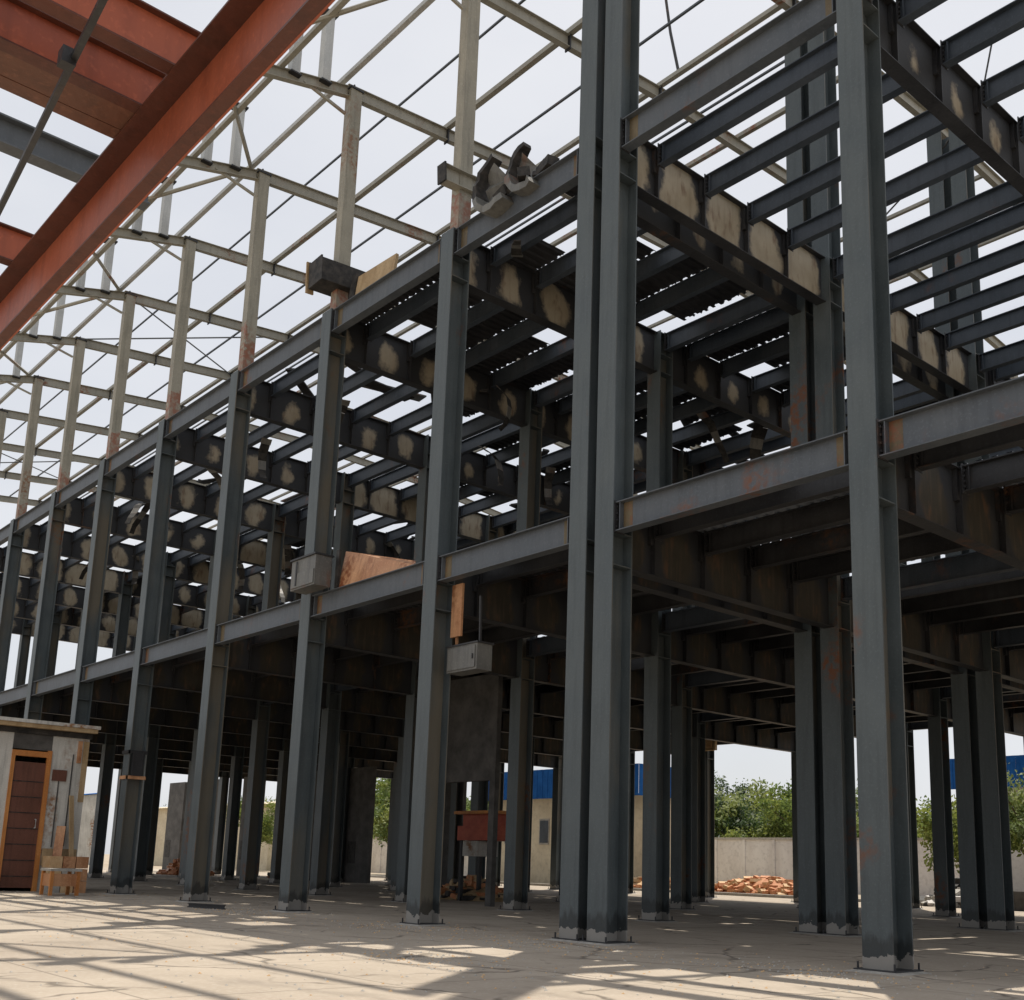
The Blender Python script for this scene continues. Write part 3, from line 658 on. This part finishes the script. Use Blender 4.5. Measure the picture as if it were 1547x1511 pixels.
def shed(name, label, loc, wx, wy, hw, rise, wallk, roofk, nwin=0, fascia=0):
    t = thing(name, label, 'shed', loc)
    b = MB(); b.box(-wx/2, wx/2, 0, .2, 0, hw, wallk); b.box(-wx/2, wx/2, wy-.2, wy, 0, hw+rise, wallk)
    b.quadbox([Vector(p) for p in ((-wx/2, .2, 0), (-wx/2+.2, .2, 0), (-wx/2+.2, wy-.2, 0), (-wx/2, wy-.2, 0), (-wx/2, .2, hw), (-wx/2+.2, .2, hw), (-wx/2+.2, wy-.2, hw+rise), (-wx/2, wy-.2, hw+rise))], wallk)
    b.quadbox([Vector(p) for p in ((wx/2-.2, .2, 0), (wx/2, .2, 0), (wx/2, wy-.2, 0), (wx/2-.2, wy-.2, 0), (wx/2-.2, .2, hw), (wx/2, .2, hw), (wx/2, wy-.2, hw+rise), (wx/2-.2, wy-.2, hw+rise))], wallk)
    link('wall', b.mesh('wall'), t)
    b = MB(); n = int(wx/.5); 
    for i in range(n):       # corrugated sheet
        x = -wx/2-.3+i*(wx+.6)/n; x2 = x+(wx+.6)/n; xm = (x+x2)/2
        for (p, q, za, zb) in ((x, xm, 0, .09), (xm, x2, .09, 0)):
            b.quadbox([Vector(v) for v in ((p, -.8, hw-.15+za), (q, -.8, hw-.15+zb), (q, wy+.3, hw+rise+za), (p, wy+.3, hw+rise+za), (p, -.8, hw-.10+za), (q, -.8, hw-.10+zb), (q, wy+.3, hw+rise+.05+zb), (p, wy+.3, hw+rise+.05+za))], roofk)
    rf = link('roof', b.mesh('roof'), t)
    if fascia:
        b = MB(); n = int(wx/.3)
        for i in range(n):
            x = -wx/2-.3+i*(wx+.6)/n; x2 = x+(wx+.6)/n-.02; b.box(x, x2, -.9-.03*(i % 2), -.86, hw-.15, hw+fascia, roofk)
        b.box(wx/2+.3, wx/2+.33, -.86, wy+.3, hw-.15, hw+fascia, roofk); link('fascia', b.mesh('fascia'), rf)
    for i in range(nwin):
        x = -wx/2+wx*(i+.5)/nwin; b = MB(); b.box(x-.6, x+.6, -.05, -.003, hw*.45, hw*.75, 'cement'); wn = link('window', b.mesh('window'), t)
        b = MB(); b.box(x-.5, x+.5, -.07, -.052, hw*.47, hw*.73, 'glass'); link('pane', b.mesh('pane'), wn)
    return t
shed('storage_shed', 'pale shed with flat blue sheet fascia seen between the twin columns and the opening', (-50.3, 46, 0), 17.6, 7, 6.9, .6, 'beigewall', 'blue', 4, 2.2)
shed('storage_shed', 'white shed with blue fascia behind trees at the right edge', (-9, 56, 0), 26, 3, 7.4, .6, 'whitewall', 'blue', 5, 1.9)
shed('storage_shed', 'beige walled shed far behind the left interior columns', (-112, 44, 0), 34, 9, 7.2, 1.0, 'beigewall', 'beigewall', 0)
shed('storage_shed', 'small pale shed behind the hut at the far left', (-118, 22, 0), 12, 10, 6.5, 1.5, 'plaster', 'blue', 2)

# ------------------------------------------------------------------ trees
def tree_meshes(seed, H, k, k2):
    rn = random.Random(seed); tb = MB(); tips = []
    tr = H*.42; bend = [Vector((0, 0, 0))]
    for i in range(1, 5): bend.append(bend[-1]+Vector((rn.uniform(-.15, .15), rn.uniform(-.15, .15), tr/4)))
    tb.tube(bend, [.26, .22, .19, .16, .13], 'bark', 8)
    nl = 11
    for i in range(nl):
        st = bend[rn.randint(2, 4)]; an = 2*math.pi*i/nl+rn.uniform(-.3, .3); el = rn.uniform(.35, 1.35); ln = H*rn.uniform(.26, .52)
        d = Vector((math.cos(an)*math.cos(el), math.sin(an)*math.cos(el), math.sin(el)))
        p1 = st+d*ln*.5+Vector((0, 0, .1*ln)); p2 = st+d*ln+Vector((0, 0, .12*ln)); tb.tube([st, p1, p2], [.09, .055, .02], 'bark', 5); tips += [p1.lerp(p2, .3), p1.lerp(p2, .7), p2]
    fb = MB(); ia = fb.mat(k); ib = fb.mat(k2)
    for tp in tips:
        for c in range(4):
            cc = tp+Vector((rn.gauss(0, .55), rn.gauss(0, .55), rn.gauss(0, .42))); rad = rn.uniform(.45, .95); mi = ia if rn.random() < .65 else ib
            for l in range(52):
                d = Vector((rn.gauss(0, 1), rn.gauss(0, 1), rn.gauss(0, .8))).normalized()*rad*rn.uniform(.35, 1.15); p = cc+d
                a = Vector((rn.gauss(0, 1), rn.gauss(0, 1), rn.gauss(0, 1))).normalized(); c2 = a.orthogonal().normalized(); s = rn.uniform(.09, .19); b0 = len(fb.v)
                fb.v += [tuple(p-a*s), tuple(p+c2*s*.55), tuple(p+a*s), tuple(p-c2*s*.55)]; fb.f.append((b0, b0+1, b0+2, b0+3)); fb.mi.append(mi)
    return tb.mesh('trunk'), fb.mesh('crown')
TM = [tree_meshes(21, 8.5, 'leafa', 'leafb'), tree_meshes(22, 7.0, 'leafb', 'leafa'), tree_meshes(23, 9.5, 'leafc', 'leafa')]
LB = ['mid green leafy tree standing behind the building', 'yellow green bushy tree standing behind the building', 'tall dark green tree standing behind the building']
rn = random.Random(8)
def tree(x, y, k, s):
    t = thing('tree', LB[k], 'tree', (x, y, 0), rn.uniform(0, 6.28), ('mid green', 'yellow green', 'dark green')[k]+' trees behind the building'); t.scale = (s, s, s*rn.uniform(.92, 1.08))
    link('trunk', TM[k][0], t); link('crown', TM[k][1], t)
tree(-55.5, 74, 2, 1.25); tree(-52, 70, 1, 1.5); tree(-49.6, 68, 2, 1.05); tree(-46.9, 67, 1, 1.02); tree(-43.6, 69, 0, 1.2); tree(-47.5, 73, 1, 1.12); tree(-40.5, 72, 0, 1.2); tree(-38.5, 70, 1, 1.25)
x = -34
while x > -200 or x == -34:
    break
for x in [-33, -28, -23.5, -19, -14, -9.5, -5, 0, 5]: tree(x+rn.uniform(-1, 1), 66+rn.uniform(0, 6), rn.choice([0, 1]), rn.uniform(.9, 1.25))
for i in range(20): tree(-60-i*6.2+rn.uniform(-1.5, 1.5), 66+rn.uniform(0, 8), rn.choice([0, 1, 2, 1]), rn.uniform(1.0, 1.5))
for (x, y, k, s) in ((-71.5, 47, 1, 1.25), (-77, 49, 0, 1.4), (-82, 52, 1, 1.3), (-91, 40, 0, 1.0), (-60, 49, 0, 1.2), (-16.5, 48, 1, 1.1), (-12.5, 47, 0, .95), (-8, 48, 1, 1.15), (-3, 46, 0, 1.0)): tree(x, y, k, s)

rn = random.Random(41); b = MB()
for i in range(3600):
    if rn.random() < .6: x, y = rn.uniform(-26, 12), rn.uniform(-13, 1.5)
    else:
        cx, cy = rn.choice([(5.5, -1.2), (-5, -.8), (0, -1.3), (-12, -1), (2, -5), (9, 3)]); x, y = rn.gauss(cx, 1.3), rn.gauss(cy, .7)
    z = rn.uniform(.006, .021); an = rn.uniform(0, 3.1); c, q = math.cos(an)*z*1.4, math.sin(an)*z*1.4; b0 = len(b.v); k = b.mat(rn.choice(['cement', 'sand', 'cement']))
    b.v += [(x-c, y-q, .003), (x+q, y-c, .003), (x+c, y+q, .003), (x-q, y+c, .003), (x+c*.2, y+q*.1, .004+z)]
    for f_ in ((0, 1, 4), (1, 2, 4), (2, 3, 4), (3, 0, 4)): b.f.append(tuple(b0+t for t in f_)); b.mi.append(k)
link('gravel', b.mesh('gravel'), None, (0, 0, .002), label='small stones and grit scattered over the concrete paving', cat='gravel', kind='stuff')
b = MB(); b.ibar((-.7, 0, .12), (.7, 0, .12), .12, .1, 'burnt'); link('offcut', b.mesh('offcut'), None, (-13.6, -1.3, .006), .3, 'dark steel offcut lying on the paving before the third column', 'offcut')
